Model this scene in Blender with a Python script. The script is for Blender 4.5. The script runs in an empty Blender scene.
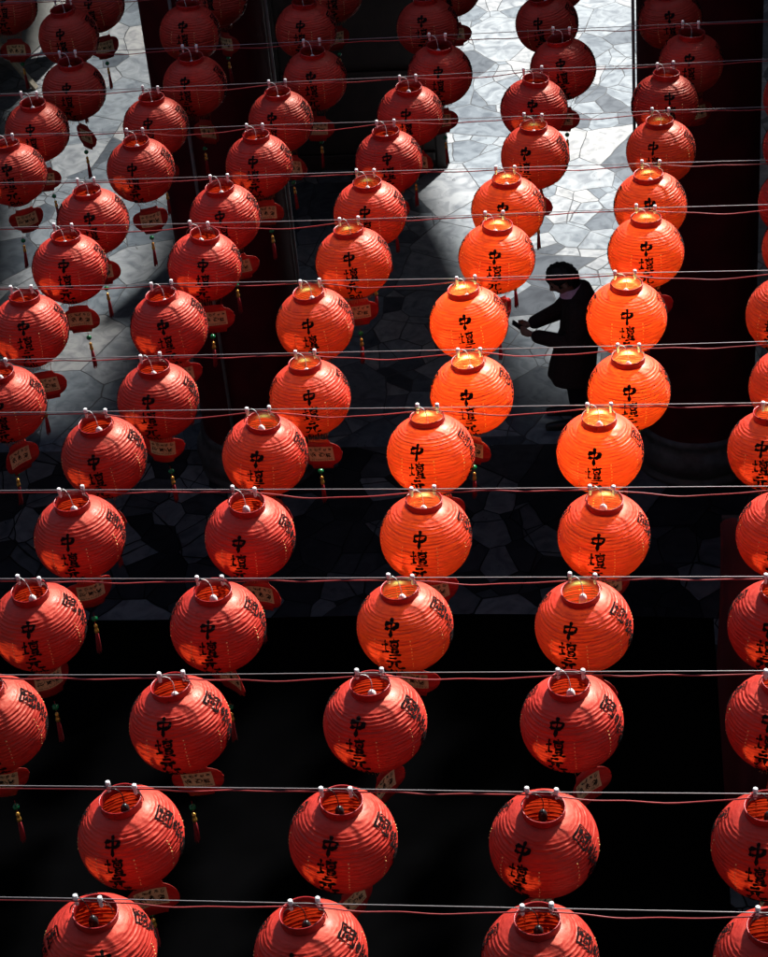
import bpy, bmesh, math, random
from mathutils import Vector, Matrix, Euler
R = math.radians
PI = math.pi
S = bpy.context.scene
col = S.collection
random.seed(11)

# ------------------------------------------------------------------ camera
cam_d = bpy.data.cameras.new('camera')
cam = bpy.data.objects.new('camera', cam_d)
col.objects.link(cam)
S.camera = cam
cam_d.sensor_fit = 'VERTICAL'
cam_d.sensor_height = 36.0
cam_d.lens = 2100.0 / 957.0 * 36.0
cam_d.clip_start = 0.1
cam_d.clip_end = 1000.0
_m = ((0.9928301, 0.0134485, 0.1187750), (0.0884248, 0.5859826, -0.8054846), (-0.0804326, 0.8102121, 0.5805919))
cam.matrix_world = Matrix(((*_m[0], 0), (*_m[1], 0), (*_m[2], 10.4), (0, 0, 0, 1)))

# ------------------------------------------------------------------ world and sun
SUN = Vector((0.43, 0.93, 0.97)).normalized()
SUN_EL = math.asin(SUN.z)
SUN_AZ = math.atan2(SUN.x, SUN.y)
w = bpy.data.worlds.new('World')
S.world = w
w.use_nodes = True
wn = w.node_tree
sky = wn.nodes.new('ShaderNodeTexSky')
sky.sky_type = 'NISHITA'
sky.sun_disc = False
sky.sun_elevation = SUN_EL
sky.sun_rotation = SUN_AZ
wn.nodes['Background'].inputs['Strength'].default_value = 0.05
wn.links.new(sky.outputs[0], wn.nodes['Background'].inputs['Color'])
sd = bpy.data.lights.new('sun', 'SUN')
sd.energy = 5.0
sd.angle = R(3.0)
sd.color = (1.0, 0.97, 0.93)
so = bpy.data.objects.new('sun', sd)
col.objects.link(so)
so.location = (10, 30, 30)
so.rotation_euler = SUN.to_track_quat('Z', 'Y').to_euler()
S.view_settings.view_transform = 'Standard'
S.view_settings.look = 'None'
S.view_settings.exposure = 1.55
S.view_settings.gamma = 1.0
S.cycles.max_bounces = 8
S.cycles.transmission_bounces = 6
S.cycles.sample_clamp_indirect = 4.0


# ------------------------------------------------------------------ helpers
def mat(name, color=(0.5, 0.5, 0.5), rough=0.6, metal=0.0, spec=0.5, noise=0.0, nscale=8.0, bump=0.0, bscale=40.0, emit=None, estr=0.0, coat=0.0):
    m = bpy.data.materials.new(name)
    m.use_nodes = True
    nt = m.node_tree
    b = nt.nodes['Principled BSDF']
    b.inputs['Base Color'].default_value = (*color, 1)
    b.inputs['Roughness'].default_value = rough
    b.inputs['Metallic'].default_value = metal
    b.inputs['Specular IOR Level'].default_value = spec
    b.inputs['Coat Weight'].default_value = coat
    if emit:
        b.inputs['Emission Color'].default_value = (*emit, 1)
        b.inputs['Emission Strength'].default_value = estr
    tc = nt.nodes.new('ShaderNodeTexCoord')
    if noise:
        n = nt.nodes.new('ShaderNodeTexNoise')
        n.inputs['Scale'].default_value = nscale
        n.inputs['Detail'].default_value = 6
        r = nt.nodes.new('ShaderNodeValToRGB')
        r.color_ramp.elements[0].position = 0.3
        r.color_ramp.elements[1].position = 0.7
        r.color_ramp.elements[0].color = (*[c * (1 - noise) for c in color], 1)
        r.color_ramp.elements[1].color = (*[min(1, c * (1 + noise)) for c in color], 1)
        nt.links.new(tc.outputs['Object'], n.inputs['Vector'])
        nt.links.new(n.outputs['Fac'], r.inputs['Fac'])
        nt.links.new(r.outputs['Color'], b.inputs['Base Color'])
    if bump:
        n2 = nt.nodes.new('ShaderNodeTexNoise')
        n2.inputs['Scale'].default_value = bscale
        n2.inputs['Detail'].default_value = 5
        bp = nt.nodes.new('ShaderNodeBump')
        bp.inputs['Strength'].default_value = bump
        bp.inputs['Distance'].default_value = 0.01
        nt.links.new(tc.outputs['Object'], n2.inputs['Vector'])
        nt.links.new(n2.outputs['Fac'], bp.inputs['Height'])
        nt.links.new(bp.outputs['Normal'], b.inputs['Normal'])
    return m


def link_mesh(name, bm, m=None, parent=None, smooth=True):
    me = bpy.data.meshes.new(name)
    bm.normal_update()
    bm.to_mesh(me)
    bm.free()
    if smooth:
        for p in me.polygons:
            p.use_smooth = True
    if m:
        for x in (m if isinstance(m, (list, tuple)) else [m]):
            me.materials.append(x)
    o = bpy.data.objects.new(name, me)
    col.objects.link(o)
    if parent:
        o.parent = parent
    return o


def tag(o, label=None, cat=None, group=None, kind=None):
    if label: o['label'] = label
    if cat: o['category'] = cat
    if group: o['group'] = group
    if kind: o['kind'] = kind
    return o


def thing(name, label, cat, loc=(0, 0, 0), rz=0.0, group=None):
    o = bpy.data.objects.new(name, None)
    col.objects.link(o)
    o.empty_display_size = 0.1
    o.location = loc
    o.rotation_euler = (0, 0, rz)
    return tag(o, label, cat, group)


def add_box(bm, cx, cy, cz, sx, sy, sz, rot=None, bevel=0.0):
    r = bmesh.ops.create_cube(bm, size=1.0)
    vs = r['verts']
    M = Matrix.Translation((cx, cy, cz)) @ (rot.to_4x4() if rot else Matrix.Identity(4)) @ Matrix.Diagonal((sx, sy, sz, 1))
    bmesh.ops.transform(bm, matrix=M, verts=vs)
    if bevel:
        es = list({e for v in vs for e in v.link_edges})
        bmesh.ops.bevel(bm, geom=es, offset=bevel, segments=2, affect='EDGES', profile=0.5)


def add_tube(bm, pts, rad, n=6, caps=True):
    pts = [Vector(p) for p in pts]
    rads = rad if isinstance(rad, (list, tuple)) else [rad] * len(pts)
    rings = []
    up = None
    for i, p in enumerate(pts):
        d = (pts[min(i + 1, len(pts) - 1)] - pts[max(i - 1, 0)]).normalized()
        if up is None:
            up = Vector((0, 0, 1)) if abs(d.z) < 0.9 else Vector((1, 0, 0))
        a = d.cross(up)
        if a.length < 1e-6:
            a = d.cross(Vector((0, 1, 0)))
        a.normalize()
        up = a.cross(d).normalized()
        rings.append([bm.verts.new(p + rads[i] * (math.cos(2 * PI * k / n) * a + math.sin(2 * PI * k / n) * up)) for k in range(n)])
    for i in range(len(rings) - 1):
        for k in range(n):
            bm.faces.new((rings[i][k], rings[i][(k + 1) % n], rings[i + 1][(k + 1) % n], rings[i + 1][k]))
    if caps:
        bm.faces.new(rings[0][::-1])
        bm.faces.new(rings[-1])


def add_lathe(bm, prof, n=24, cx=0, cy=0, cz=0, close=False):
    rings = []
    for r, z in prof:
        if r < 1e-6:
            rings.append([bm.verts.new((cx, cy, cz + z))])
        else:
            rings.append([bm.verts.new((cx + r * math.cos(2 * PI * k / n), cy + r * math.sin(2 * PI * k / n), cz + z)) for k in range(n)])
    seq = list(zip(rings[:-1], rings[1:]))
    if close:
        seq.append((rings[-1], rings[0]))
    for a, b in seq:
        for k in range(n):
            k2 = (k + 1) % n
            if len(a) == 1 and len(b) == 1:
                continue
            if len(a) == 1:
                bm.faces.new((a[0], b[k], b[k2]))
            elif len(b) == 1:
                bm.faces.new((a[k], b[0], a[k2]))
            else:
                bm.faces.new((a[k], b[k], b[k2], a[k2]))


def add_ball(bm, c, r, sub=2, sc=(1, 1, 1), rot=None):
    v = bmesh.ops.create_icosphere(bm, subdivisions=sub, radius=r)['verts']
    M = Matrix.Translation(c) @ (rot.to_4x4() if rot else Matrix.Identity(4)) @ Matrix.Diagonal((*sc, 1))
    bmesh.ops.transform(bm, matrix=M, verts=v)


def smoothstep(a, b, x):
    t = min(1, max(0, (x - a) / (b - a)))
    return t * t * (3 - 2 * t)


# ------------------------------------------------------------------ materials
def stone_mat(name, ramp, joint, cracked, size):
    m = bpy.data.materials.new(name)
    m.use_nodes = True
    nt = m.node_tree
    L = nt.links.new
    N = nt.nodes.new
    b = nt.nodes['Principled BSDF']
    tc = N('ShaderNodeTexCoord')
    # slightly warped coordinates so that the joints are not ruler-straight
    n0 = N('ShaderNodeTexNoise'); n0.inputs['Scale'].default_value = 1.7; n0.inputs['Detail'].default_value = 3
    L(tc.outputs['Object'], n0.inputs['Vector'])
    mx = N('ShaderNodeVectorMath'); mx.operation = 'MULTIPLY_ADD'
    mx.inputs[1].default_value = (0.10, 0.10, 0)
    L(n0.outputs['Color'], mx.inputs[0]); L(tc.outputs['Object'], mx.inputs[2])
    mp = N('ShaderNodeMapping'); mp.inputs['Scale'].default_value = (1.0, 0.8, 1.0)
    mp.inputs['Rotation'].default_value = (0, 0, 0.35)
    L(mx.outputs[0], mp.inputs['Vector'])

    def vor(scale, feat):
        v = N('ShaderNodeTexVoronoi'); v.voronoi_dimensions = '2D'; v.feature = feat
        v.inputs['Scale'].default_value = scale
        v.inputs['Randomness'].default_value = 1.0
        L(mp.outputs[0], v.inputs['Vector'])
        return v

    def math_(op, x, y):
        n = N('ShaderNodeMath'); n.operation = op
        for k, q in enumerate((x, y)):
            if isinstance(q, (int, float)): n.inputs[k].default_value = q
            else: L(q, n.inputs[k])
        return n.outputs[0]
    SA, SB = 1.6 * size, 3.3 * size
    ea, ca = vor(SA, 'DISTANCE_TO_EDGE'), vor(SA, 'F1')
    eb, cb = vor(SB, 'DISTANCE_TO_EDGE'), vor(SB, 'F1')
    sa = N('ShaderNodeSeparateColor'); L(ca.outputs['Color'], sa.inputs[0])
    broken = math_('GREATER_THAN', sa.outputs[1], cracked)     # these slabs are cracked into smaller pieces
    da = math_('DIVIDE', ea.outputs['Distance'], SA)
    db = math_('ADD', math_('DIVIDE', eb.outputs['Distance'], SB), math_('MULTIPLY', math_('SUBTRACT', 1.0, broken), 5.0))
    edge = math_('MULTIPLY', math_('MINIMUM', da, db), 2.4)
    cm = N('ShaderNodeMix'); cm.data_type = 'RGBA'
    L(broken, cm.inputs[0]); L(ca.outputs['Color'], cm.inputs[6]); L(cb.outputs['Color'], cm.inputs[7])
    cellcol = cm.outputs[2]
    sep = N('ShaderNodeSeparateColor'); L(cellcol, sep.inputs[0])
    cr = N('ShaderNodeValToRGB')
    cr.color_ramp.interpolation = 'LINEAR'
    e = cr.color_ramp.elements
    e[0].position = ramp[0][0]; e[0].color = (*ramp[0][1], 1)
    e[1].position = ramp[-1][0]; e[1].color = (*ramp[-1][1], 1)
    for p, c in ramp[1:-1]:
        x = e.new(p); x.color = (*c, 1)
    L(sep.outputs[0], cr.inputs['Fac'])
    # veining
    n1 = N('ShaderNodeTexNoise'); n1.inputs['Scale'].default_value = 5.0; n1.inputs['Detail'].default_value = 8; n1.inputs['Distortion'].default_value = 1.5
    ad = N('ShaderNodeVectorMath'); ad.operation = 'ADD'
    L(tc.outputs['Object'], ad.inputs[0]); L(cellcol, ad.inputs[1])
    L(ad.outputs[0], n1.inputs['Vector'])
    vr = N('ShaderNodeValToRGB')
    vr.color_ramp.elements[0].position = 0.30; vr.color_ramp.elements[0].color = (0.38, 0.41, 0.46, 1)
    vr.color_ramp.elements[1].position = 0.62; vr.color_ramp.elements[1].color = (1.08, 1.08, 1.08, 1)
    L(n1.outputs['Fac'], vr.inputs['Fac'])
    mu = N('ShaderNodeMix'); mu.data_type = 'RGBA'; mu.blend_type = 'MULTIPLY'; mu.inputs[0].default_value = 0.8
    L(cr.outputs[0], mu.inputs[6]); L(vr.outputs[0], mu.inputs[7])
    # small dark scratches and gum marks
    n3 = N('ShaderNodeTexNoise'); n3.inputs['Scale'].default_value = 9.0; n3.inputs['Detail'].default_value = 4; n3.inputs['Distortion'].default_value = 3.0
    L(tc.outputs['Object'], n3.inputs['Vector'])
    sr = N('ShaderNodeValToRGB')
    sr.color_ramp.elements[0].position = 0.27; sr.color_ramp.elements[0].color = (0.25, 0.25, 0.25, 1)
    sr.color_ramp.elements[1].position = 0.31; sr.color_ramp.elements[1].color = (1, 1, 1, 1)
    L(n3.outputs['Fac'], sr.inputs['Fac'])
    mu2 = N('ShaderNodeMix'); mu2.data_type = 'RGBA'; mu2.blend_type = 'MULTIPLY'; mu2.inputs[0].default_value = 1.0
    L(mu.outputs[2], mu2.inputs[6]); L(sr.outputs[0], mu2.inputs[7])
    # joints of uneven width
    jn = N('ShaderNodeTexNoise'); jn.inputs['Scale'].default_value = 2.6
    L(tc.outputs['Object'], jn.inputs['Vector'])
    jm = N('ShaderNodeMath'); jm.operation = 'MULTIPLY_ADD'; jm.inputs[1].default_value = 0.055; jm.inputs[2].default_value = -0.008
    L(jn.outputs['Fac'], jm.inputs[0])
    lt = N('ShaderNodeMath'); lt.operation = 'DIVIDE'
    L(edge, lt.inputs[0]); L(jm.outputs[0], lt.inputs[1])
    jr = N('ShaderNodeValToRGB')
    jr.color_ramp.elements[0].position = 0.45; jr.color_ramp.elements[0].color = (0, 0, 0, 1)
    jr.color_ramp.elements[1].position = 0.9; jr.color_ramp.elements[1].color = (1, 1, 1, 1)
    L(lt.outputs[0], jr.inputs['Fac'])
    mj = N('ShaderNodeMix'); mj.data_type = 'RGBA'
    mj.inputs[6].default_value = (*joint, 1)
    L(jr.outputs[0], mj.inputs[0]); L(mu2.outputs[2], mj.inputs[7])
    L(mj.outputs[2], b.inputs['Base Color'])
    b.inputs['Specular IOR Level'].default_value = 0.14
    rr = N('ShaderNodeMapRange'); rr.inputs['To Min'].default_value = 0.42; rr.inputs['To Max'].default_value = 0.6
    L(n1.outputs['Fac'], rr.inputs['Value']); L(rr.outputs[0], b.inputs['Roughness'])
    bp = N('ShaderNodeBump'); bp.inputs['Strength'].default_value = 0.5; bp.inputs['Distance'].default_value = 0.015
    L(jr.outputs[0], bp.inputs['Height']); L(bp.outputs[0], b.inputs['Normal'])
    return m


def paper_mat(name='lantern_paper', base=(0.64, 0.036, 0.026), trans=(0.88, 0.060, 0.014), tw=0.25):
    m = bpy.data.materials.new(name)
    m.use_nodes = True
    nt = m.node_tree
    L = nt.links.new
    N = nt.nodes.new
    b = nt.nodes['Principled BSDF']
    out = nt.nodes['Material Output']
    tc = N('ShaderNodeTexCoord')
    oi = N('ShaderNodeObjectInfo')
    # each lantern a slightly different, slightly faded red
    hs = N('ShaderNodeHueSaturation'); hs.inputs['Color'].default_value = (*base, 1)
    mr = N('ShaderNodeMapRange'); mr.inputs['To Min'].default_value = 0.82; mr.inputs['To Max'].default_value = 1.12
    L(oi.outputs['Random'], mr.inputs['Value']); L(mr.outputs[0], hs.inputs['Value'])
    n1 = N('ShaderNodeTexNoise'); n1.inputs['Scale'].default_value = 11; n1.inputs['Detail'].default_value = 6
    va = N('ShaderNodeVectorMath'); va.operation = 'ADD'
    L(tc.outputs['Object'], va.inputs[0])
    mo = N('ShaderNodeMath'); mo.operation = 'MULTIPLY'; mo.inputs[1].default_value = 30
    L(oi.outputs['Random'], mo.inputs[0]); L(mo.outputs[0], va.inputs[1])
    L(va.outputs[0], n1.inputs['Vector'])
    r1 = N('ShaderNodeValToRGB')
    r1.color_ramp.elements[0].position = 0.3; r1.color_ramp.elements[0].color = (0.78, 0.7, 0.7, 1)
    r1.color_ramp.elements[1].position = 0.7; r1.color_ramp.elements[1].color = (1.1, 1.15, 1.1, 1)
    L(n1.outputs['Fac'], r1.inputs['Fac'])
    mu = N('ShaderNodeMix'); mu.data_type = 'RGBA'; mu.blend_type = 'MULTIPLY'; mu.inputs[0].default_value = 1
    L(hs.outputs[0], mu.inputs[6]); L(r1.outputs[0], mu.inputs[7])
    L(mu.outputs[2], b.inputs['Base Color'])
    b.inputs['Specular Tint'].default_value = (1.0, 0.52, 0.32, 1)
    b.inputs['Specular IOR Level'].default_value = 1.0
    b.inputs['Coat Weight'].default_value = 0.12
    b.inputs['Coat Roughness'].default_value = 0.3
    rr = N('ShaderNodeMapRange'); rr.inputs['To Min'].default_value = 0.46; rr.inputs['To Max'].default_value = 0.66
    L(n1.outputs['Fac'], rr.inputs['Value']); L(rr.outputs[0], b.inputs['Roughness'])
    # crumpled oil paper: long flat creases running along the hoops
    mp = N('ShaderNodeMapping'); mp.inputs['Scale'].default_value = (13, 13, 62)
    L(va.outputs[0], mp.inputs['Vector'])
    n2 = N('ShaderNodeTexNoise'); n2.noise_type = 'RIDGED_MULTIFRACTAL'
    n2.inputs['Scale'].default_value = 1.0; n2.inputs['Detail'].default_value = 4; n2.inputs['Distortion'].default_value = 0.5
    L(mp.outputs[0], n2.inputs['Vector'])
    bp = N('ShaderNodeBump'); bp.inputs['Strength'].default_value = 0.8; bp.inputs['Distance'].default_value = 0.007
    L(n2.outputs['Fac'], bp.inputs['Height'])
    n4 = N('ShaderNodeTexNoise'); n4.inputs['Scale'].default_value = 26; n4.inputs['Detail'].default_value = 4
    L(va.outputs[0], n4.inputs['Vector'])
    bp2 = N('ShaderNodeBump'); bp2.inputs['Strength'].default_value = 0.4; bp2.inputs['Distance'].default_value = 0.010
    L(n4.outputs['Fac'], bp2.inputs['Height']); L(bp.outputs[0], bp2.inputs['Normal'])
    L(bp2.outputs[0], b.inputs['Normal'])
    t = N('ShaderNodeBsdfTranslucent')
    # uneven paper thickness shows against the light
    mp3 = N('ShaderNodeMapping'); mp3.inputs['Scale'].default_value = (30, 30, 90)
    L(va.outputs[0], mp3.inputs['Vector'])
    n5 = N('ShaderNodeTexNoise'); n5.inputs['Scale'].default_value = 1.0; n5.inputs['Detail'].default_value = 5; n5.inputs['Distortion'].default_value = 0.8
    L(mp3.outputs[0], n5.inputs['Vector'])
    r5 = N('ShaderNodeValToRGB')
    r5.color_ramp.elements[0].position = 0.3; r5.color_ramp.elements[0].color = (0.62, 0.5, 0.5, 1)
    r5.color_ramp.elements[1].position = 0.65; r5.color_ramp.elements[1].color = (1.05, 1.08, 1.0, 1)
    L(n5.outputs['Fac'], r5.inputs['Fac'])
    mu5 = N('ShaderNodeMix'); mu5.data_type = 'RGBA'; mu5.blend_type = 'MULTIPLY'; mu5.inputs[0].default_value = 1
    mu5.inputs[6].default_value = (*trans, 1)
    L(r5.outputs[0], mu5.inputs[7]); L(mu5.outputs[2], t.inputs['Color'])
    L(bp.outputs[0], t.inputs['Normal'])
    mix = N('ShaderNodeMixShader'); mix.inputs[0].default_value = tw
    L(b.outputs[0], mix.inputs[1]); L(t.outputs[0], mix.inputs[2])
    L(mix.outputs[0], out.inputs['Surface'])
    return m


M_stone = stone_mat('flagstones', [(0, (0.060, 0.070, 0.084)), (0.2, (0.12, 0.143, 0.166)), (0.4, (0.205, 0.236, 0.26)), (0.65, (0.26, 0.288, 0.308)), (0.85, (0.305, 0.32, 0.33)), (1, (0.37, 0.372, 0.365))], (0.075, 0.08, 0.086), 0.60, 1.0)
M_shaded_slate = stone_mat('shade_dark_slate', [(0, (0.012, 0.012, 0.014)), (0.4, (0.028, 0.027, 0.030)), (0.62, (0.055, 0.053, 0.056)), (0.8, (0.11, 0.105, 0.106)), (1, (0.20, 0.19, 0.185))], (0.006, 0.006, 0.007), 0.22, 1.15)  # dark stones, made darker still to stand in for shade
M_paper = paper_mat()
M_card = paper_mat('card_paper', (0.42, 0.012, 0.016), (0.6, 0.02, 0.02), 0.2)
M_ink = mat('ink', (0.008, 0.005, 0.005), 0.9, spec=0.08)
M_gold = mat('gold_stud', (0.95, 0.62, 0.20), 0.3, 0.0)
M_rim = mat('red_plastic', (0.34, 0.010, 0.010), 0.38, noise=0.2, nscale=30)
M_steel = mat('steel_cable', (0.30, 0.28, 0.28), 0.45, 0.7)
M_redcable = mat('red_cable', (0.30, 0.03, 0.03), 0.42, noise=0.35, nscale=3)
M_white = mat('white_plastic', (0.78, 0.76, 0.74), 0.4, noise=0.12, nscale=40)
M_black = mat('black_plastic', (0.02, 0.02, 0.02), 0.35)
M_bail = mat('brown_wire', (0.10, 0.05, 0.04), 0.35, 0.3)
M_whitewire = mat('white_wire', (0.72, 0.70, 0.66), 0.45)
M_label = mat('label_paper', (0.66, 0.47, 0.23), 0.7, noise=0.12, nscale=25)
M_jade = mat('green_glass', (0.004, 0.16, 0.05), 0.2)
M_brass = mat('brass_bead', (0.8, 0.42, 0.08), 0.3, 0.7)
M_thread = mat('red_thread', (0.26, 0.006, 0.012), 0.75, noise=0.3, nscale=90)
M_fringe = mat('gold_fringe', (0.45, 0.2, 0.06), 0.6, noise=0.4, nscale=120)
M_lacquer = mat('red_lacquer', (0.062, 0.003, 0.006), 0.72, spec=0.15, noise=0.3, nscale=4, bump=0.08, bscale=12)
M_darkwood = mat('dark_timber', (0.018, 0.010, 0.009), 0.55, noise=0.4, nscale=5, bump=0.2, bscale=30)
M_blackout = mat('blackout_cloth', (0.0011, 0.0011, 0.0012), 0.9, spec=0.0, noise=0.3, nscale=2)  # near-black so the foreground stays dark even in sun
M_basestone = mat('grey_granite', (0.055, 0.048, 0.047), 0.5, noise=0.5, nscale=14, bump=0.3, bscale=25)
M_tile = mat('roof_tile', (0.10, 0.045, 0.03), 0.6, noise=0.3, nscale=6, bump=0.3, bscale=10)
M_plaster = mat('dark_plaster', (0.05, 0.03, 0.028), 0.8, noise=0.3, nscale=3)
M_conduit = mat('grey_conduit', (0.22, 0.2, 0.2), 0.5, noise=0.2, nscale=10)


def bulb_mat(name, strength):
    return mat(name, (0.8, 0.78, 0.72), 0.4, emit=(1.0, 1.5, 0.38), estr=strength)


BULB_LEVELS = [0.0, 4.0, 9.0, 19.0, 33.0, 52.0]
M_bulbs = [mat('bulb_off', (0.7, 0.68, 0.62), 0.35)] + [bulb_mat('bulb_glow_%d' % i, s) for i, s in enumerate(BULB_LEVELS) if i]

# ------------------------------------------------------------------ setting: ground
bm = bmesh.new()
bmesh.ops.create_grid(bm, x_segments=8, y_segments=8, size=60)
ground = link_mesh('courtyard_floor', bm, M_stone, smooth=False)
ground.location = (0, 30, 0)
tag(ground, kind='structure')
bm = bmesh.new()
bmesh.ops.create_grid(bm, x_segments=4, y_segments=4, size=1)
shaded_slate = link_mesh('shaded_slate_pavement', bm, M_shaded_slate, smooth=False)  # darker paving sheet; part of its darkness stands in for shade
shaded_slate.scale = (9.3, 8.95, 1)
shaded_slate.location = (-2.8, 5.95, 0.004)
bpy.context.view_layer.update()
shaded_slate.data.transform(Matrix.Diagonal((9.3, 8.95, 1, 1)))
shaded_slate.scale = (1, 1, 1)
tag(shaded_slate, kind='structure')


# ------------------------------------------------------------------ buildings around the court and unseen light blockers
def hall(name, label, pieces):
    t = thing(name, label, 'building')
    for nm, m, boxes in pieces:
        bm = bmesh.new()
        for b in boxes:
            add_box(bm, *b)
        link_mesh(nm, bm, m, t, smooth=False)
    return t


# unseen roof added over the far court, its slot shaped to light the paving
def span(x0, x1, y0, y1, z0, z1):
    return ((x0 + x1) / 2, (y0 + y1) / 2, (z0 + z1) / 2, x1 - x0, y1 - y0, z1 - z0)


t = thing('light_shaping_roof', 'unseen dark timber roof on the round red pillars, cut to shape the sunlight', 'building')


def slab(name, pts, z0, z1, m, parent):
    bm = bmesh.new()
    lo = [bm.verts.new((x, y, z0)) for x, y in pts]
    hi = [bm.verts.new((x, y, z1)) for x, y in pts]
    bm.faces.new(lo[::-1]); bm.faces.new(hi)
    for k in range(len(pts)):
        k2 = (k + 1) % len(pts)
        bm.faces.new((lo[k], lo[k2], hi[k2], hi[k]))
    bmesh.ops.recalc_face_normals(bm, faces=bm.faces[:])
    return link_mesh(name, bm, m, parent, smooth=False)


slab('roof', [(-12, 13.4), (-3.2, 13.4), (-0.5, 13.6), (1.3, 13.6), (1.75, 9.9), (6.5, 9.9), (6.5, 22.1), (-12, 22.1)], 7.0, 7.25, M_darkwood, t)  # slab outlines cut to place sun and shade below
slab('roof', [(-1.7, 22.103), (2.35, 22.103), (0.95, 26.8), (0.75, 34), (-1.7, 34)], 7.0, 7.25, M_darkwood, t)
slab('roof', [(-12, 22.103), (-2.5, 22.103), (-4.4, 31.0), (-5.6, 34), (-12, 34)], 7.0, 7.25, M_darkwood, t)
slab('roof', [(4.1, 22.103), (6.5, 22.103), (6.5, 34), (4.1, 34)], 7.0, 7.25, M_darkwood, t)
# unseen slats added to dim the sun over the left of the court
bm = bmesh.new()
for k in range(98):
    add_box(bm, -3.65, 22.16 + 0.12 * k, 7.27, 3.9, 0.12 * (0.66 - 0.22 * smoothstep(0, 30, k)), 0.02)
link_mesh('sun_dimming_slats', bm, M_darkwood, t, smooth=False)
bm = bmesh.new()
for k in range(30):
    add_box(bm, 1.25, 22.17 + 0.12 * k, 7.27, 6.2, 0.12 * (0.74 - 0.71 * smoothstep(2, 26, k)), 0.02)  # second unseen set, graded to soften the near edge of the sunlit floor
link_mesh('sun_dimming_slats', bm, M_darkwood, t, smooth=False)
# unseen added sunshade over the lanterns, its laths thinned to brighten the middle
t = thing('light_grading_laths', 'unseen high lath sunshade over the lantern court', 'sunblocker', (0, 0, 0))
bm = bmesh.new()
PIT = 0.11
for k in range(150):
    y = 8.5 + PIT * k
    lo, hi = [], []
    for i in range(41):
        x = -3.2 + 9.6 * i / 40
        d2 = ((x - 2.36) / 1.35) ** 2 + ((y - 14.2) / 2.7) ** 2
        op = 0.74 + 0.26 * math.exp(-0.75 * d2 ** 1.3)
        op -= 0.10 * (1 - smoothstep(-1.5, 1.2, x))
        op *= 1 - 0.52 * smoothstep(15.4, 18.6, y)
        op *= 1 - 0.12 * (1 - smoothstep(10.0, 12.5, y))
        hw = PIT * max(0.02, 1 - op) / 2
        lo.append((bm.verts.new((x, y - hw, 11.2)), bm.verts.new((x, y + hw, 11.2))))
    for a, b in zip(lo[:-1], lo[1:]):
        bm.faces.new((a[0], b[0], b[1], a[1]))
ex = bmesh.ops.extrude_face_region(bm, geom=bm.faces[:])
bmesh.ops.translate(bm, vec=(0, 0, -0.012), verts=[g for g in ex['geom'] if isinstance(g, bmesh.types.BMVert)])
link_mesh('lath_screen', bm, M_darkwood, t, smooth=False)
bm = bmesh.new()
for x in (-3.1, 6.3):
    add_box(bm, x, 16.6, 11.12, 0.12, 16.6, 0.12)
link_mesh('beam', bm, M_darkwood, t, smooth=False)
for x in (-3.1, 6.3):
    for y in (8.6, 24.7):
        bm = bmesh.new()
        z_ = 0 if x > 0 else 7.25
        if x < 0 and y < 11:
            continue
        add_tube(bm, [(x, y, z_), (x, y, 11.06)], 0.06, 10)
        link_mesh('post', bm, M_darkwood, t)
hall('far_hall_blocker', 'unseen dark hall at the far end, raised to block low sky', [
    ('wall', M_plaster, [span(-14, 9, 36, 36.5, 0, 10.8)]),  # unseen; height set to block sky glare on the floor
    ('roof', M_tile, [span(-14.5, 9.5, 35.8, 42, 10.85, 11.2)]),
])
hall('front_sky_blocker', 'unseen tall wall and eave added behind the viewer to block the sky', [
    ('wall', M_plaster, [span(-12.1, 6.5, -3.4, -3.0, 0, 26)]),  # unseen, added to cut skylight on floor and lanterns
    ('eave', M_darkwood, [span(-12.1, 6.5, -3.0, 4.6, 12.4, 12.7)]),
])
hall('west_hall', 'dark side hall holding the left ends of the wires', [
    ('wall', M_plaster, [span(-12.6, -12.2, 0, 36, 0, 9)]),
])
hall('east_hall', 'dark side hall holding the right ends of the wires', [
    ('wall', M_plaster, [span(6.6, 7.0, 0, 36, 0, 7.6)]),
])


# round lacquered pillars on drum bases
def pillar(x, y, r, h, label, cond):
    t = thing('round_pillar', label, 'pillar', (x, y, 0), group='red pillars carrying the gallery roof')
    bm = bmesh.new()
    prof = [(r * (1 - 0.03 * k / 12), 0.42 + (h - 0.42) * k / 12) for k in range(13)]
    add_lathe(bm, prof, 48)
    link_mesh('shaft', bm, M_lacquer, t)
    bm = bmesh.new()
    rb = r * 1.02
    prof = [(0, 0), (rb * 1.10, 0), (rb * 1.12, 0.05)]
    for k in range(9):
        a = PI * k / 8
        prof.append((rb * (1.03 + 0.13 * math.sin(a)), 0.06 + 0.28 * k / 8))
    prof += [(rb * 1.05, 0.37), (rb * 1.04, 0.418), (0, 0.418)]
    add_lathe(bm, prof, 48)
    link_mesh('drum_base', bm, M_basestone, t)
    for (px, py) in cond:
        bm = bmesh.new()
        add_tube(bm, [(px, py, 0.45), (px, py, h)], 0.014, 6)
        link_mesh('conduit', bm, M_conduit, t)
    return t


pillar(-3.21, 14.75, 0.475, 7.0, 'thick dark red pillar rising among the left lanterns', [(0.49, 0.02), (-0.12, -0.50)])
pillar(0.52, 14.75, 0.475, 7.0, 'thick dark red pillar on a stone drum to the right of the bowed man', [(-0.49, -0.03)])

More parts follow.
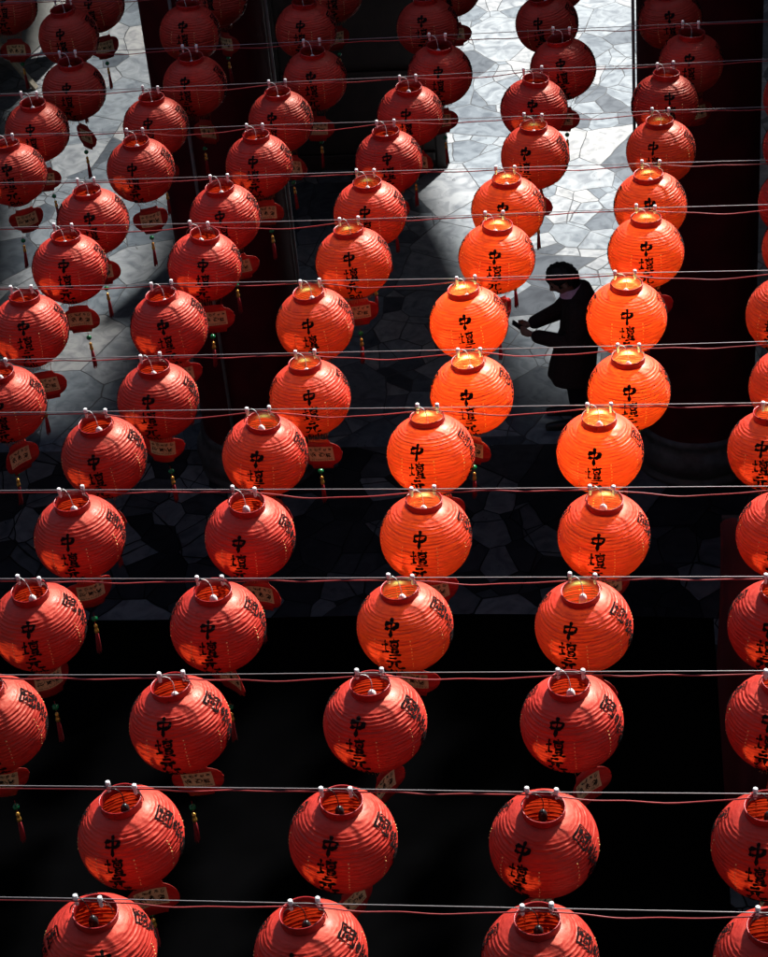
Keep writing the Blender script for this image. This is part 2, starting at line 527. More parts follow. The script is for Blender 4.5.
# timber screen wall in the far shade behind the left pillar
t = thing('timber_screen', 'black timber screen standing in the shade behind the left lanterns', 'screen', (-2.85, 20.1, 0))
bm = bmesh.new()
add_box(bm, 0, 0.06, 1.6, 1.7, 0.08, 3.2)
link_mesh('panel', bm, M_darkwood, t, smooth=False)
for sx in (-0.85, 0.85):
    bm = bmesh.new()
    add_box(bm, sx, 0.06, 1.65, 0.12, 0.14, 3.3, bevel=0.015)
    link_mesh('post', bm, M_darkwood, t, smooth=False)
bm = bmesh.new()
for z in (0.15, 1.1, 2.2, 3.15):
    add_box(bm, 0, 0.0, z, 1.56, 0.05, 0.1, bevel=0.01)
    link_mesh('rail', bm, M_darkwood, t, smooth=False)
    bm = bmesh.new()
bm.free()

# black tarpaulin stand-in, added for the dark below the nearest lanterns
t = thing('blackout_sheet', 'flat black tarpaulin shelter added to darken the court beneath the nearest lanterns', 'sheet', (-4, 5.2, 0))
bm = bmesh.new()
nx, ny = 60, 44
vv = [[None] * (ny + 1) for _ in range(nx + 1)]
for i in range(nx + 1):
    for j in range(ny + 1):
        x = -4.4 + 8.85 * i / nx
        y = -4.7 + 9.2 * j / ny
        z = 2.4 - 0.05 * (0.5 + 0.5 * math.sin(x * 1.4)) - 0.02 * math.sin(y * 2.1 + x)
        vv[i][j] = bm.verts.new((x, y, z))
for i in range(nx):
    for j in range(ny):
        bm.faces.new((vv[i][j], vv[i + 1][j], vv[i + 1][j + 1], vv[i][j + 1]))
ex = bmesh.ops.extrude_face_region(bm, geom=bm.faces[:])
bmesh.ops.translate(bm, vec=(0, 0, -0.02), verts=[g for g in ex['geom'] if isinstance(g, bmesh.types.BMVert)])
link_mesh('blackout', bm, M_blackout, t)
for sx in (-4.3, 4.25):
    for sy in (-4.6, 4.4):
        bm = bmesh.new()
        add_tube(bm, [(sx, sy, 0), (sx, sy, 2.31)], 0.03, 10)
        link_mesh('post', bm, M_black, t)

# tall maroon cloth hung along the right edge, near
t = thing('cloth_banner', 'dull maroon cloth hanging in folds at the lower right edge', 'banner', (0.98, 9.78, 0))
bm = bmesh.new()
n, nz = 70, 14
g = []
for k in range(n + 1):
    row = []
    x = -0.5 + 1.7 * k / n
    for j in range(nz + 1):
        z = 0.05 + 2.95 * j / nz
        amp = 0.05 * (1.1 - 0.6 * j / nz)
        row.append(bm.verts.new((x + 0.01 * math.sin(z * 3 + k), amp * math.sin(k * 0.62 + 0.4 * math.sin(z * 1.3)) + 0.03 * math.sin(k * 0.23), z)))
    g.append(row)
for k in range(n):
    for j in range(nz):
        bm.faces.new((g[k][j], g[k + 1][j], g[k + 1][j + 1], g[k][j + 1]))
ex = bmesh.ops.extrude_face_region(bm, geom=bm.faces[:])
bmesh.ops.translate(bm, vec=(0, 0.006, 0), verts=[q for q in ex['geom'] if isinstance(q, bmesh.types.BMVert)])
link_mesh('cloth', bm, mat('maroon_cloth', (0.09, 0.004, 0.008), 0.85, noise=0.25, nscale=3), t)
bm = bmesh.new()
add_tube(bm, [(-0.48, 0.13, 2.94), (1.2, 0.13, 2.94)], 0.02, 10)
link_mesh('rod', bm, M_darkwood, t)
for sx in (-0.36, 1.1):
    bm = bmesh.new()
    add_tube(bm, [(sx, 0.13, 0), (sx, 0.13, 2.93)], 0.02, 8)
    link_mesh('pole', bm, M_darkwood, t)

# grey trestle with pale legs in the far left corner
t = thing('trestle_table', 'folded grey-topped trestle with pale wooden legs at the far left', 'table', (-7.3, 23.2, 0), R(-12))
M_palewood = mat('pale_wood', (0.30, 0.26, 0.19), 0.6, noise=0.25, nscale=9)
bm = bmesh.new()
add_box(bm, 0.15, 0.0, 0.62, 0.75, 1.5, 0.035, rot=Euler((0, R(28), 0)).to_matrix(), bevel=0.006)
link_mesh('top', bm, mat('grey_board', (0.15, 0.15, 0.125), 0.6, noise=0.3, nscale=6), t, smooth=False)
for a, b_ in (((-0.28, -0.68, 0), (-0.18, -0.68, 0.86)), ((-0.28, 0.68, 0), (-0.18, 0.68, 0.86)), ((0.45, -0.68, 0), (-0.1, -0.68, 0.78)), ((0.45, 0.68, 0), (-0.1, 0.68, 0.78))):
    bm = bmesh.new()
    d = Vector(b_) - Vector(a)
    add_box(bm, *((Vector(a) + Vector(b_)) / 2), 0.09, 0.035, d.length, rot=d.to_track_quat('Z', 'Y').to_matrix(), bevel=0.005)
    link_mesh('leg', bm, M_palewood, t, smooth=False)

# ------------------------------------------------------------------ lantern geometry
LA, LB = 0.1965, 0.175
Z_TOP = 0.1665
Z_BOT = -0.1665
NRIB = 28
# arc-length table of the smooth profile, top to bottom
PROF = []
th0 = math.asin(Z_TOP / LB)
th1 = math.asin(Z_BOT / LB)
K = 400
s = 0.0
prev = None
for k in range(K + 1):
    th = th0 + (th1 - th0) * k / K
    p = (LA * math.cos(th) ** 0.82, LB * math.sin(th))
    if prev:
        s += math.hypot(p[0] - prev[0], p[1] - prev[1])
    PROF.append((s, p[0], p[1], th))
    prev = p
S_TOT = s


def prof_at(q):
    q = min(max(q, 0), S_TOT)
    lo, hi = 0, K
    while hi - lo > 1:
        mid = (lo + hi) // 2
        if PROF[mid][0] <= q: lo = mid
        else: hi = mid
    a, b = PROF[lo], PROF[hi]
    f = (q - a[0]) / (b[0] - a[0] + 1e-12)
    return a[1] + f * (b[1] - a[1]), a[2] + f * (b[2] - a[2]), a[3] + f * (b[3] - a[3])


S_EQ = min(PROF, key=lambda p: abs(p[3]))[0]


class Ribs:
    def __init__(self, seed):
        rr = random.Random(seed)
        self.ph = [(rr.uniform(0, 2 * PI), rr.uniform(0, 2 * PI), rr.uniform(0.3, 1), rr.uniform(0.3, 1)) for _ in range(NRIB + 2)]
        self.pos = [S_TOT * (i + rr.uniform(-0.13, 0.13) * (0 < i < NRIB)) / NRIB for i in range(NRIB + 1)]
        self.amp = [rr.uniform(0.75, 1.25) for _ in range(NRIB + 1)]
        self.cr = [(rr.uniform(0, 2 * PI), rr.uniform(0.1, 0.5), rr.randint(1, NRIB - 1), rr.uniform(-1, 1)) for _ in range(60)]

    def rib_s(self, i, az):
        a = self.ph[i]
        if i in (0, NRIB):
            return self.pos[i]
        return self.pos[i] + 0.0016 * (a[2] * math.sin(az * 2 + a[0]) + a[3] * math.sin(az * 5 + a[1]))

    def point(self, i, f, az, lift=0.0):
        """panel i, fraction f (0 at its upper hoop) -> xyz on the paper"""
        q = self.rib_s(i, az) * (1 - f) + self.rib_s(i + 1, az) * f
        r, z, th = prof_at(q)
        dep = 0.0047 * self.amp[i] * (math.sin(PI * f) ** 0.75 if 0 < f < 1 else 0)
        dep *= smoothstep(0.10, 0.155, r) * (0.75 + 0.25 * math.sin(az * 3 + self.ph[i][1]))
        # puckers of the paper between hoops
        dep += 0.0011 * math.sin(az * 23 + self.ph[i][0] * 3 + f * 2.2) * math.sin(PI * f) * smoothstep(0.09, 0.14, r)
        dep -= lift
        nx, nz = math.cos(th), math.sin(th)
        return ((r - dep * nx) * math.cos(az), (r - dep * nx) * math.sin(az), z - dep * nz)

    def at(self, q, az, lift):
        i = min(NRIB - 1, max(0, int(q / S_TOT * NRIB)))
        while i > 0 and self.rib_s(i, az) > q: i -= 1
        while i < NRIB - 1 and self.rib_s(i + 1, az) < q: i += 1
        a, b = self.rib_s(i, az), self.rib_s(i + 1, az)
        return self.point(i, min(1, max(0, (q - a) / (b - a))), az, lift)


NAZ = 112


def body_bm(rb):
    bm = bmesh.new()
    rings = []
    for i in range(NRIB):
        for f in (0, 0.12, 0.32, 0.55, 0.8):
            rings.append([bm.verts.new(rb.point(i, f, 2 * PI * k / NAZ)) for k in range(NAZ)])
    rings.append([bm.verts.new(rb.point(NRIB - 1, 1.0, 2 * PI * k / NAZ)) for k in range(NAZ)])
    for a, b in zip(rings[:-1], rings[1:]):
        for k in range(NAZ):
            bm.faces.new((a[k], b[k], b[(k + 1) % NAZ], a[(k + 1) % NAZ]))
    return bm


GLYPHS = {
    'zhong': [[(.17, .70), (.22, .36)], [(.15, .69), (.55, .74), (.84, .70), (.74, .40)], [(.22, .42), (.76, .45)], [(.51, 1.0), (.50, .6), (.48, .0)]],
    'tan': [[(.0, .62), (.36, .68)], [(.19, .92), (.19, .2)], [(-.02, .16), (.38, .28)], [(.64, 1.0), (.70, .91)], [(.40, .84), (.98, .88)],
            [(.50, .77), (.51, .52)], [(.50, .77), (.90, .79), (.88, .52)], [(.51, .52), (.88, .53)], [(.60, .65), (.80, .66)],
            [(.53, .43), (.54, .18)], [(.53, .43), (.88, .45), (.86, .18)], [(.54, .31), (.85, .32)], [(.54, .19), (.86, .20)], [(.36, .04), (.7, .09), (1.04, .08)]],
    'yuan': [[(.28, .88), (.74, .93)], [(.06, .60), (.5, .66), (.96, .67)], [(.40, .62), (.34, .32), (.06, .02)], [(.62, .62), (.60, .18), (.70, .06), (.96, .08), (.97, .24)]],
    'shuai': [[(.24, 1.0), (.16, .86)], [(.12, .82), (.12, .08)], [(.12, .80), (.42, .82), (.40, .52), (.12, .50)], [(.12, .38), (.44, .40), (.42, .10), (.12, .10)],
              [(.56, .66), (.56, .16)], [(.56, .66), (.94, .68), (.92, .24), (.84, .2)], [(.75, .97), (.75, -.02)]],
    'guo': [[(.08, .92), (.10, .02)], [(.06, .92), (.92, .95), (.92, .0)], [(.10, .05), (.92, .06)], [(.22, .73), (.80, .77)], [(.28, .58), (.29, .40)], [(.28, .58), (.50, .60), (.48, .40), (.28, .40)],
            [(.20, .20), (.54, .29)], [(.58, .87), (.64, .5), (.80, .18), (.86, .32)], [(.78, .55), (.54, .18)], [(.70, .87), (.78, .81)]],
    'tai': [[(.2, .88), (.8, .90)], [(.26, .74), (.74, .76)], [(.06, .59), (.96, .62)], [(.5, 1.02), (.42, .6), (.04, .24)], [(.54, .62), (.98, .26)], [(.5, .5), (.5, .0), (.42, .07)],
            [(.3, .42), (.4, .33)], [(.2, .12), (.42, .26)], [(.72, .42), (.6, .3)], [(.58, .26), (.84, .06)]],
    'min': [[(.18, .90), (.78, .92), (.76, .66)], [(.18, .90), (.18, .06), (.46, .22)], [(.18, .66), (.76, .67)], [(.18, .42), (.92, .46)], [(.5, .66), (.62, .3), (.86, .04), (.94, .24)]],
    'an': [[(.5, 1.02), (.54, .9)], [(.1, .84), (.08, .66)], [(.1, .82), (.9, .84), (.84, .68)], [(.46, .74), (.28, .34), (.76, .04)], [(.7, .56), (.5, .22), (.12, .0)], [(.04, .47), (.97, .52)]],
    'feng': [[(.2, .9), (.18, .4), (.02, .02)], [(.2, .9), (.8, .92), (.8, .3), (.92, .06), (.99, .2)], [(.34, .74), (.64, .78)], [(.36, .6), (.36, .42)], [(.36, .6), (.62, .61), (.62, .42), (.36, .42)],
             [(.49, .7), (.49, .18)], [(.3, .17), (.66, .22)], [(.6, .28), (.71, .13)]],
    'tiao': [[(.2, .97), (.26, .88)], [(.04, .8), (.42, .82)], [(.12, .66), (.36, .67)], [(.12, .54), (.36, .55)], [(.12, .4), (.12, .1)], [(.12, .4), (.38, .41), (.36, .13), (.12, .13)],
             [(.54, .92), (.52, .4), (.42, .02)], [(.54, .92), (.94, .93), (.94, .02), (.85, .09)], [(.62, .76), (.86, .77)], [(.74, .86), (.74, .58)], [(.6, .58), (.88, .59)], [(.64, .44), (.64, .2)],
             [(.64, .44), (.84, .45), (.84, .2), (.64, .22)]],
    'yu': [[(.12, .92), (.88, .94)], [(.12, .7), (.12, .02)], [(.12, .7), (.88, .72), (.88, .04), (.79, .1)], [(.5, .92), (.5, .02)], [(.24, .55), (.36, .46)], [(.24, .33), (.36, .24)], [(.62, .55), (.74, .46)],
           [(.62, .33), (.74, .24)]],
    'shun': [[(.1, .94), (.1, .4), (.02, .04)], [(.24, .84), (.24, .2)], [(.38, .96), (.38, .02)], [(.48, .92), (1.0, .94)], [(.7, .92), (.64, .78)], [(.54, .76), (.54, .24)], [(.54, .76), (.92, .77), (.92, .24)],
             [(.54, .6), (.92, .6)], [(.54, .43), (.92, .43)], [(.54, .25), (.92, .25)], [(.64, .2), (.48, .0)], [(.8, .2), (.98, .0)]],
}


def brush(bm, place, pts, wd, rr):
    """one brush stroke laid on a surface; place(x, y) -> xyz"""
    P = [Vector((x, y, 0)) for x, y in pts]
    # resample with rounded corners
    out = []
    for a, b in zip(P[:-1], P[1:]):
        n = max(3, int((b - a).length / 0.045))
        for k in range(n):
            out.append(a + (b - a) * k / n)
    out.append(P[-1])
    for _ in range(2):
        out = [out[0]] + [(out[i - 1] + out[i] * 2 + out[i + 1]) / 4 for i in range(1, len(out) - 1)] + [out[-1]]
    n = len(out)
    ph = rr.uniform(0, 6)
    rows = []
    for i, p in enumerate(out):
        d = (out[min(i + 1, n - 1)] - out[max(i - 1, 0)]).normalized()
        sd = Vector((-d.y, d.x, 0))
        u = i / (n - 1)
        # heavy at the start, thinner in the run, pressed again near the end
        wv = wd * (0.72 + 0.42 * math.cos(2 * PI * (u + 0.05)) * 0.75 + 0.15 * math.sin(u * 9 + ph))
        wv *= min(1, 0.35 + u * 9, 0.12 + (1 - u) * 7)
        j = rr.uniform(-0.008, 0.008)
        rows.append([bm.verts.new(place(*((p + sd * (wv * c + j)).to_2d()))) for c in (-0.5, -0.18, 0.18, 0.5)])
    for a, b in zip(rows[:-1], rows[1:]):
        for k in range(3):
            bm.faces.new((a[k], b[k], b[k + 1], a[k + 1]))


def writing_bm(rb, seed, side, low):
    rr = random.Random(seed)
    bm = bmesh.new()
    cols = [(-90, ('zhong', 'tan', 'yuan', 'shuai')), (0, ('guo', 'tai', 'min', 'an')), (90, ('zhong', 'tan', 'yuan', 'shuai')), (180, ('feng', 'tiao', 'yu', 'shun'))]
    H, W, PITCH = 0.079, 0.075, 0.083
    for az0, chars in cols[side:side + 1]:
        for i, ch in enumerate(chars):
            qc = S_EQ + (i - (1.24 if low else 1.48)) * PITCH
            shift = rr.uniform(-0.004, 0.004)
            for st in GLYPHS[ch]:
                def place(x, y):
                    q = qc - (y - 0.5) * H
                    r, z, th = prof_at(q)
                    az = R(az0) + (((x - 0.5) * W + shift) / max(r, 0.06))
                    return rb.at(q, az, 0.0032)
                wd = 0.215 if len(GLYPHS[ch]) < 6 else 0.145
                brush(bm, place, [(x + rr.uniform(-.02, .02), y + rr.uniform(-.02, .02)) for x, y in st], wd * rr.uniform(0.85, 1.15), rr)
    return bm


def studs_bm(rb, seed):
    rr = random.Random(seed)
    bm = bmesh.new()
    for k in range(8):
        az = R(-90 + 23 + 45 * k + (-1 if k % 2 else 0))
        for j in range(9):
            q = S_EQ - 0.062 + j * 0.0168
            if rr.random() < 0.1: continue
            p = Vector(rb.at(q, az + rr.uniform(-.006, .006), 0.001))
            add_ball(bm, p, 0.0031 * rr.uniform(0.75, 1.2), 1)
    return bm


def torus_prof(r0, z0, w_, h_, n=10):
    return [(r0 + w_ * math.cos(2 * PI * k / n), z0 + h_ * math.sin(2 * PI * k / n)) for k in range(n)]


def rim_bm():
    bm = bmesh.new()
    add_lathe(bm, [(0.0725, 0.156), (0.0765, 0.157), (0.0775, 0.164), (0.0765, 0.188), (0.0785, 0.192), (0.0780, 0.1955), (0.0750, 0.196), (0.0730, 0.193), (0.0715, 0.188), (0.0715, 0.157)], 48, close=True)
    for k in range(4):
        a = R(-90 + 90 * k)
        add_ball(bm, (0.0772 * math.cos(a), 0.0772 * math.sin(a), 0.177), 0.003, 1)
    return bm


def base_bm():
    bm = bmesh.new()
    add_lathe(bm, [(0.070, -0.155), (0.073, -0.157), (0.073, -0.176), (0.069, -0.178), (0.066, -0.176), (0.066, -0.157)], 40, close=True)
    return bm


def clip_bm(x):
    bm = bmesh.new()
    z = 0.252
    add_lathe(bm, [(0, 0.0165), (0.0070, 0.0160), (0.0088, 0.0140), (0.0090, -0.002), (0.0072, -0.006), (0.0062, -0.028), (0.0045, -0.033), (0, -0.033)], 12, cx=x, cy=0, cz=z)
    # small hook lip at the back
    add_box(bm, x, 0.006, z - 0.004, 0.010, 0.010, 0.012, bevel=0.002)
    return bm


def bail_bm():
    bm = bmesh.new()
    for sgn in (-1, 1):
        pts = []
        for k in range(9):
            u = k / 8
            pts.append((sgn * (0.048 + (0.0745 - 0.048) * math.sin(u * PI / 2)), 0.004 * math.sin(u * PI), 0.222 - 0.040 * (1 - math.cos(u * PI / 2))))
        add_tube(bm, pts, 0.0017, 5)
    # the loop standing across the mouth
    pts = [(0.0735 * math.cos(R(8 + 164 * k / 14)), 0.028 * math.sin(R(8 + 164 * k / 14)), 0.186 + 0.040 * math.sin(R(8 + 164 * k / 14))) for k in range(15)]
    add_tube(bm, pts, 0.0015, 5)
    return bm


def socket_bm():
    bm = bmesh.new()
    add_lathe(bm, [(0, 0.166), (0.005, 0.166), (0.009, 0.162), (0.0145, 0.154), (0.0165, 0.145), (0.0165, 0.124), (0.014, 0.120), (0, 0.120)], 16)
    return bm


def bulb_bm():
    bm = bmesh.new()
    add_lathe(bm, [(0, 0.020), (0.010, 0.023), (0.020, 0.033), (0.026, 0.048), (0.026, 0.062), (0.020, 0.080), (0.012, 0.098), (0.010, 0.1195), (0, 0.1195)], 16)
    return bm


def cord_bm():
    bm = bmesh.new()
    pts = []
    for k in range(13):
        u = k / 12
        pts.append((-0.036 + 0.030 * u + 0.006 * u * u + 0.016 * math.sin(u * PI), -0.012 * math.sin(u * PI), 0.2515 + 0.012 * math.sin(u * PI * 1.2) - 0.0850 * u ** 1.5))
    add_tube(bm, pts, 0.0019, 6)
    return bm


def pen_glyph(bm, place, cx, cy, w_, h_, rr):
    """dense little brush-written character"""
    for k in range(rr.randint(3, 5)):
        y = cy + h_ * (rr.uniform(-0.42, 0.42))
        brush(bm, place, [(cx - w_ * rr.uniform(.25, .48), y), (cx + w_ * rr.uniform(.25, .48), y + h_ * rr.uniform(-.03, .08))], h_ * 0.23, rr)
    for k in range(rr.randint(2, 3)):
        x = cx + w_ * rr.uniform(-0.38, 0.38)
        brush(bm, place, [(x, cy + h_ * rr.uniform(.2, .5)), (x + w_ * rr.uniform(-.12, .12), cy - h_ * rr.uniform(.2, .5))], w_ * 0.25, rr)


def card_y(x, z, bend):
    return bend * x * x * 3.0


def card_bm(bend):
    """lantern-shaped flat card hanging under the lantern, thin paper with thickness"""
    bm = bmesh.new()
    outl = []
    a, b = 0.105, 0.070
    for k in range(64):
        t_ = 2 * PI * k / 64
        c, s_ = math.cos(t_), math.sin(t_)
        x = a * math.copysign(abs(c) ** 0.80, c)
        z = b * math.copysign(abs(s_) ** 0.92, s_)
        if abs(x) < 0.052:
            z = math.copysign(max(abs(z), b * 0.98), z) + math.copysign(0.013, z)
        outl.append((x, z - 0.315))
    # fill as columns for bending
    xs = sorted({round(x, 4) for x, z in outl})
    front, back = [], []
    def zr(x):
        u = min(1, abs(x) / a)
        c = u ** (1 / 0.80)
        zz = b * (max(0, 1 - c * c) ** 0.5) ** 0.92
        if abs(x) < 0.0521: zz = max(zz, b * 0.98) + 0.013
        return zz
    NX = 42
    for yo, store in ((0.0, front), (0.0016, back)):
        for k in range(NX + 1):
            x = -a + 2 * a * k / NX
            h = max(zr(x), 0.004)
            store.append([bm.verts.new((x, card_y(x, 0, bend) + yo + 0.006 * math.sin(v * PI), -0.315 + h * (2 * v - 1))) for v in (0, .25, .5, .75, 1)])
    for k in range(NX):
        for j in range(4):
            bm.faces.new((front[k][j], front[k + 1][j], front[k + 1][j + 1], front[k][j + 1]))
            bm.faces.new((back[k][j], back[k][j + 1], back[k + 1][j + 1], back[k + 1][j]))
        bm.faces.new((front[k][0], back[k][0], back[k + 1][0], front[k + 1][0]))
        bm.faces.new((front[k][4], front[k + 1][4], back[k + 1][4], back[k][4]))
    for k in (0, NX):
        for j in range(4):
            f = (front[k][j], front[k][j + 1], back[k][j + 1], back[k][j])
            bm.faces.new(f if k == 0 else f[::-1])
    # two short strings up to the lantern's base ring
    for sx in (-0.045, 0.045):
        add_tube(bm, [(sx, card_y(sx, 0, bend) + 0.001, -0.238), (sx * 1.1, 0.0, -0.205), (sx * 1.45, 0, -0.170)], 0.0011, 4)
    return bm


def label_bm(bend, seed):
    rr = random.Random(seed)
    bm = bmesh.new()
    def pl(x, z, lift=0.0012):
        v = min(1, max(0, (z + 0.068) / 0.136))
        return Vector((x, card_y(x, 0, bend) + 0.006 * math.sin(v * PI) - lift, z - 0.315))
    NX = 12
    g = [[bm.verts.new(pl(-0.062 + 0.124 * i / NX, -0.040 + 0.080 * j / 4)) for j in range(5)] for i in range(NX + 1)]
    for i in range(NX):
        for j in range(4):
            bm.faces.new((g[i][j], g[i + 1][j], g[i + 1][j + 1], g[i][j + 1]))
    n0 = len(bm.faces)
    place = lambda x, y: pl(x, y, 0.0024)
    for k in range(5):
        pen_glyph(bm, place, -0.046 + 0.023 * k, 0.024, 0.017, 0.017, rr)
    for k in range(3):
        pen_glyph(bm, place, -0.038 + 0.038 * k, -0.006, 0.029, 0.028, rr)
    for k in range(10):
        pen_glyph(bm, place, -0.049 + 0.0109 * k, -0.031, 0.008, 0.008, rr)
    bm.faces.ensure_lookup_table()
    for f in bm.faces[n0:]:
        f.material_index = 1
    return bm


def fringe_bm(seed):
    rr = random.Random(seed)
    bm = bmesh.new()
    for k in range(46):
        a = 2 * PI * k / 46 + rr.uniform(-.05, .05)
        r0 = 0.070
        l_ = rr.uniform(0.018, 0.034)
        p0 = Vector((r0 * math.cos(a), r0 * math.sin(a), -0.174))
        p1 = p0 + Vector((rr.uniform(-.004, .004), rr.uniform(-.004, .004), -l_))
        add_tube(bm, [p0, p1], 0.0011, 3, caps=False)
    return bm


def tassel_bm(seed):
    rr = random.Random(seed)
    bm = bmesh.new()
    add_tube(bm, [(0, 0, -0.395), (0, 0, -0.490)], 0.0011, 4)
    for k in range(16):
        a = 2 * PI * k / 16
        sp = rr.uniform(0.006, 0.013)
        l_ = rr.uniform(0.098, 0.118)
        add_tube(bm, [(0.004 * math.cos(a), 0.004 * math.sin(a), -0.500), (0.0065 * math.cos(a), 0.0065 * math.sin(a), -0.530), (sp * math.cos(a), sp * math.sin(a), -0.500 - l_)], [0.0022, 0.0026, 0.0022], 4)
    return bm


def bead_bm():
    bm = bmesh.new()
    add_ball(bm, (0, 0, -0.428), 0.0145, 2, sc=(1, 1, 0.95))
    return bm


def cap_bm():
    bm = bmesh.new()
    add_lathe(bm, [(0, -0.458), (0.004, -0.459), (0.0085, -0.466), (0.0075, -0.475), (0.006, -0.478), (0.009, -0.486), (0.0105, -0.497), (0.0085, -0.505), (0, -0.505)], 14)
    return bm


def shared(name, bm, m, smooth=True):
    me = bpy.data.meshes.new(name)
    bm.normal_update()
    bm.to_mesh(me)
    bm.free()
    for p in me.polygons:
        p.use_smooth = smooth
    for x in (m if isinstance(m, (list, tuple)) else [m]):
        me.materials.append(x)
    return me


NVAR = 5
ribs = [Ribs(40 + v) for v in range(NVAR)]
ME_body = [shared('paper_body', body_bm(r_), M_paper) for r_ in ribs]
# two batches of lanterns: lettered higher (near rows) and lower (far rows)
ME_write = [[[shared('calligraphy', writing_bm(r_, 5 + i + 10 * k, k, low), M_ink) for k in range(4)] for i, r_ in enumerate(ribs)] for low in (False, True)]
ME_studs = [shared('seam_studs', studs_bm(r_, 9 + i), M_gold) for i, r_ in enumerate(ribs)]
def hoops_bm(rb):
    bm = bmesh.new()
    for i in range(2, NRIB - 1):
        pts = [rb.at(rb.rib_s(i, 2 * PI * k / 56), 2 * PI * k / 56, -0.0024) for k in range(57)]
        add_tube(bm, pts, 0.0015, 4, caps=False)
    return bm


ME_hoops = [shared('bamboo_hoops', hoops_bm(r_), mat('bamboo', (0.07, 0.02, 0.01), 0.6)) for r_ in ribs[:1]]
for r_ in ribs[1:]:
    ME_hoops.append(shared('bamboo_hoops', hoops_bm(r_), ME_hoops[0].materials[0]))
ME_rim = shared('rim_ring', rim_bm(), M_rim)
ME_base = shared('base_ring', base_bm(), M_rim)
ME_clip = [shared('clip', clip_bm(x), M_white) for x in (-0.048, 0.048)]
ME_bail = shared('bail_wire', bail_bm(), M_bail)
ME_socket = [shared('bulb_socket', socket_bm(), M_black), shared('bulb_socket', socket_bm(), M_white)]
ME_bulb = [shared('bulb', bulb_bm(), m) for m in M_bulbs]
ME_cord = [shared('bulb_cord', cord_bm(), M_black), shared('bulb_cord', cord_bm(), M_whitewire)]
BENDS = (0.3, 1.4, -0.8)
ME_card = [shared('name_card', card_bm(b), M_card) for b in BENDS]
ME_label = [shared('card_label', label_bm(b, 70 + i), [M_label, M_ink]) for i, b in enumerate(BENDS)]
ME_fringe = shared('fringe', fringe_bm(3), M_fringe)
ME_tassel = shared('tassel', tassel_bm(4), M_thread)
ME_bead = shared('green_bead', bead_bm(), M_jade)
ME_cap = shared('gold_cap', cap_bm(), M_brass)


def part(name, me, parent, loc=None, rot=None):
    o = bpy.data.objects.new(name, me)
    col.objects.link(o)
    o.parent = parent
    if loc: o.location = loc
    if rot: o.rotation_euler = rot
    return o


